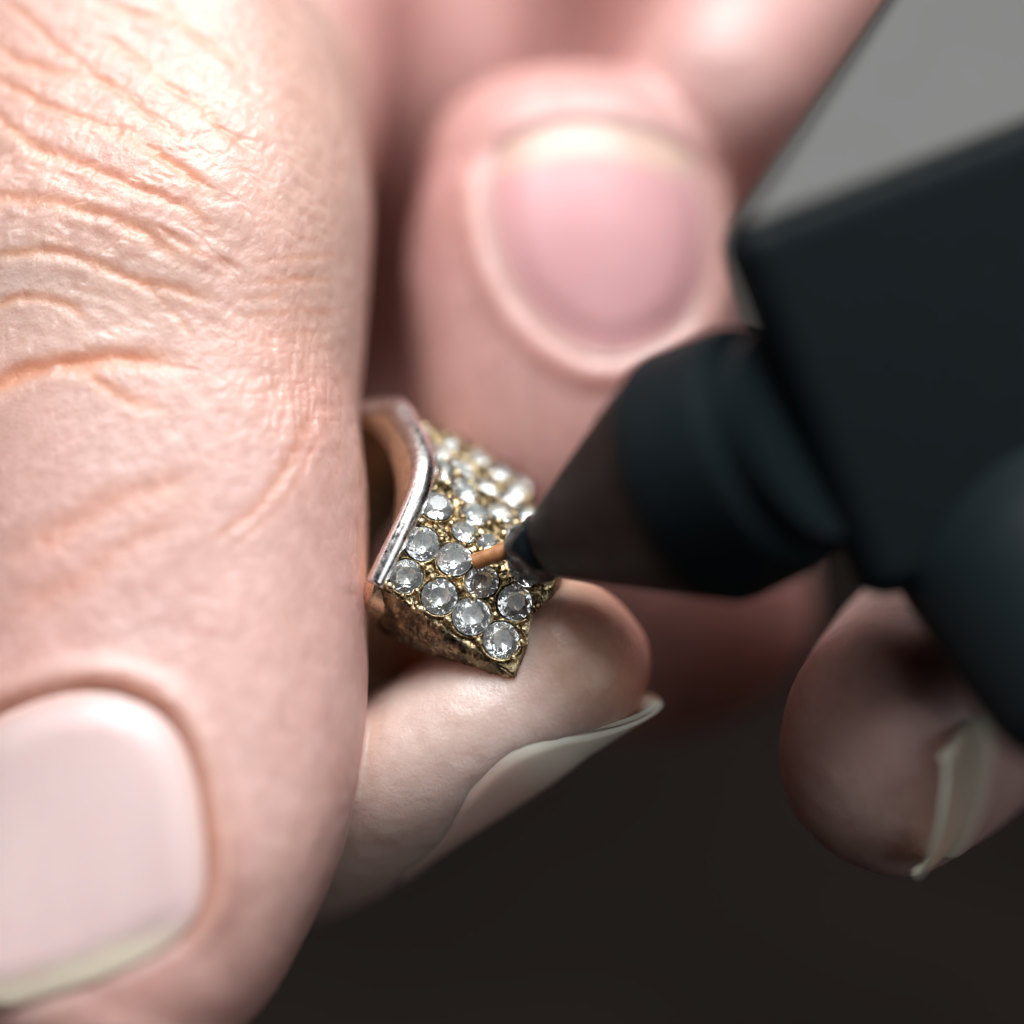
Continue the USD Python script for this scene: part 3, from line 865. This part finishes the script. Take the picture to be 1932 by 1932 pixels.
# polished rim along the open side and the band that goes round the finger hole
lrim = [head(np.array(s), np.array(0.0)) for s in np.linspace(0.0, 1.0, 15)]
rim = catmull(np.vstack([at([655, 704, 733], [792, 773, 769], [-9.4, -7.9, -7.1]), np.array(lrim) + np.array([-0.12, 0.02, 0.08])]), 90)
wdt = 0.52 + 0.14 * np.sin(np.linspace(0, np.pi, 90)) + 0.02 * fbm(rim * 0.6, 2, 81)
part(ring, 'rim', tube(rim, wdt, 16), silver_mat, True, label='polished silver rim along the open side')
outer = list(np.array(lrim)[[0, 2, 4, 6, 8, 10, 12, 14]]) + list(at([694, 650, 560, 500, 500, 560, 650, 725], [1180, 1235, 1220, 1120, 960, 840, 780, 770], [-3.5, -6.5, -11, -14, -15, -13, -9.5, -7.2]))
inner = list(at([722, 736, 744, 746, 741, 726, 706, 690], [838, 866, 900, 940, 980, 1025, 1062, 1095], [-6.3, -5.0, -4.2, -3.4, -2.9, -2.4, -2.4, -2.6])) + list(at([672, 640, 575, 535, 540, 590, 650, 692], [1150, 1190, 1175, 1090, 965, 870, 822, 815], [-4.5, -7, -11, -13.5, -14, -12.5, -9.5, -7.8]))
O, I = catmull(outer, 160, True), catmull(inner, 160, True)
ax = unit([0.80, -0.50, -0.28])
mid1 = (O + I) / 2 + np.array([-0.25, 0.1, 0.25])
loops = [O, O * 0.7 + mid1 * 0.3 + np.array([-0.12, 0, 0.1]), mid1, I * 0.8 + mid1 * 0.2, I, I + ax * 2.0, I + ax * 6.0, O + ax * 6.0 + np.array([0, 0, -1.6]), O + ax * 1.5 + np.array([0, 0, -0.9])]
bv = np.array(loops).reshape(-1, 3)
part(ring, 'band', (bv, grid_faces(len(loops), 160, True, True)), band_mat, True)

# ------------------------------------------------------------------ the black tool
tip0 = at(1010, 1038, 1.6)
ax1 = unit([0.755, 0.335, 0.52])
tool = thing('hand_tool', tip0 + ax1 * 20, 'black nozzled hand tool touching the rhinestones with its slim copper-brown tip', 'tool')
part(tool, 'nose_cone', lathe([(0.6, 0.0), (0.6, 1.3), (0.9, 1.75), (2.5, 2.6), (9.2, 6.0), (9.8, 6.25), (10.2, 6.35), (10.2, 0)], tip0, ax1, 96), smoke_mat, 35)
part(tool, 'collar', lathe([(10.21, 5.0), (10.25, 6.45), (10.7, 6.72), (11.2, 6.8), (15.0, 6.65), (15.6, 6.4), (15.8, 5.6), (17.5, 5.6), (17.5, 0)], tip0, ax1, 96), black_mat, 35)
sheen_grey_mat = mat('sheen_grey', {
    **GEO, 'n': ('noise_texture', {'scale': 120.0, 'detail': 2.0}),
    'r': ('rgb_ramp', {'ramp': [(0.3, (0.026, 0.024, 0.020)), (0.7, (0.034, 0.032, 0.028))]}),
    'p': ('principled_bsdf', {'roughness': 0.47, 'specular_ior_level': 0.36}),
}, [('g.position', 'n.vector'), ('n.fac', 'r.fac'), ('r.color', 'p.base_color')])  # sheen of the black plastic, put into the base colour as grey


def rounded_hull(points, r):
    balls = [trimesh.creation.icosphere(2, r).vertices + p for p in points]
    h = trimesh.convex.convex_hull(np.vstack(balls))
    h.merge_vertices()
    return np.array(h.vertices), np.array(h.faces)


# the body is a flat-sided block: its near edge runs from its left corner to the right, its top slopes back and up
cA, cB, cD = at(1432, 470, 13.5), at(2350, 120, 8.0), at(1668, 1062, 9.5)
cC = cB + (cD - cA) * 1.15 + np.array([1.5, -3.0, 1.0])
e2 = np.array([12.5, 18.5, -11.0])
part(tool, 'body', rounded_hull([cA, cB, cC, cD, cA + e2, cB + e2, cC + e2 * 0.6, cD + e2 * 0.6], 1.7), black_mat, 40)
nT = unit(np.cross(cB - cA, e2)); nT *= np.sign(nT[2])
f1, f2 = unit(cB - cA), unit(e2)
sheen_slab = [cA - f1 * 0.9 + f2 * 0.9, cB + f2 * 0.9, cB + e2 * 1.03, cA + e2 * 1.03 - f1 * 0.9]  # slab added so the black top looks lit from above
part(tool, 'sheen_cover', rounded_hull([p + nT * 1.6 for p in sheen_slab], 0.55), sheen_grey_mat, 40, label='upper face of the black tool, its sheen put in as grey')
gripv = trimesh.creation.capsule(height=30, radius=1.0, count=[40, 40])
gv = np.array(gripv.vertices); gv[:, 2] -= gv[:, 2].min() + 1.0
gz = (gv[:, 2] - gv[:, 2].min()) / np.ptp(gv[:, 2])
ga, gb = at(1885, 990, 8), at(2045, 1222, 14)
gx, gy = np.array([0.75, 0.66, 0]), np.array([0, 0, 1.0])
capz = np.where(gv[:, 2] < 0, gv[:, 2], np.where(gv[:, 2] > 30, gv[:, 2] - 30, 0)); run = np.clip(gv[:, 2] / 30, 0, 1)
gp = ga + run[:, None] * (gb - ga) + (gv[:, :1] * gx + gv[:, 1:2] * gy + capz[:, None] * unit(gb - ga)) * 6.2
part(tool, 'grip', (gp, np.array(gripv.faces)), black_mat, True)
nubv = trimesh.creation.icosphere(3, 1.0)
q = np.array(nubv.vertices)
xx, yy = basis(ax1)
q = tip0 + ax1 * 0.1 + (q[:, :1] * xx + q[:, 1:2] * yy) * 1.75 + q[:, 2:] * ax1 * 1.7
q += unit(q - tip0) * (0.38 * fbm(q * 1.1, 3, 91))[:, None]
part(tool, 'nozzle_nub', (q, np.array(nubv.faces)), nub_mat, True)
stick = np.linspace(at(985, 1028, 1.0), at(893, 1061, 0.75), 14)
part(tool, 'copper_tip', tube(stick, np.linspace(0.50, 0.44, 14), 14), copper_mat, 40, label='slim copper-brown tip')
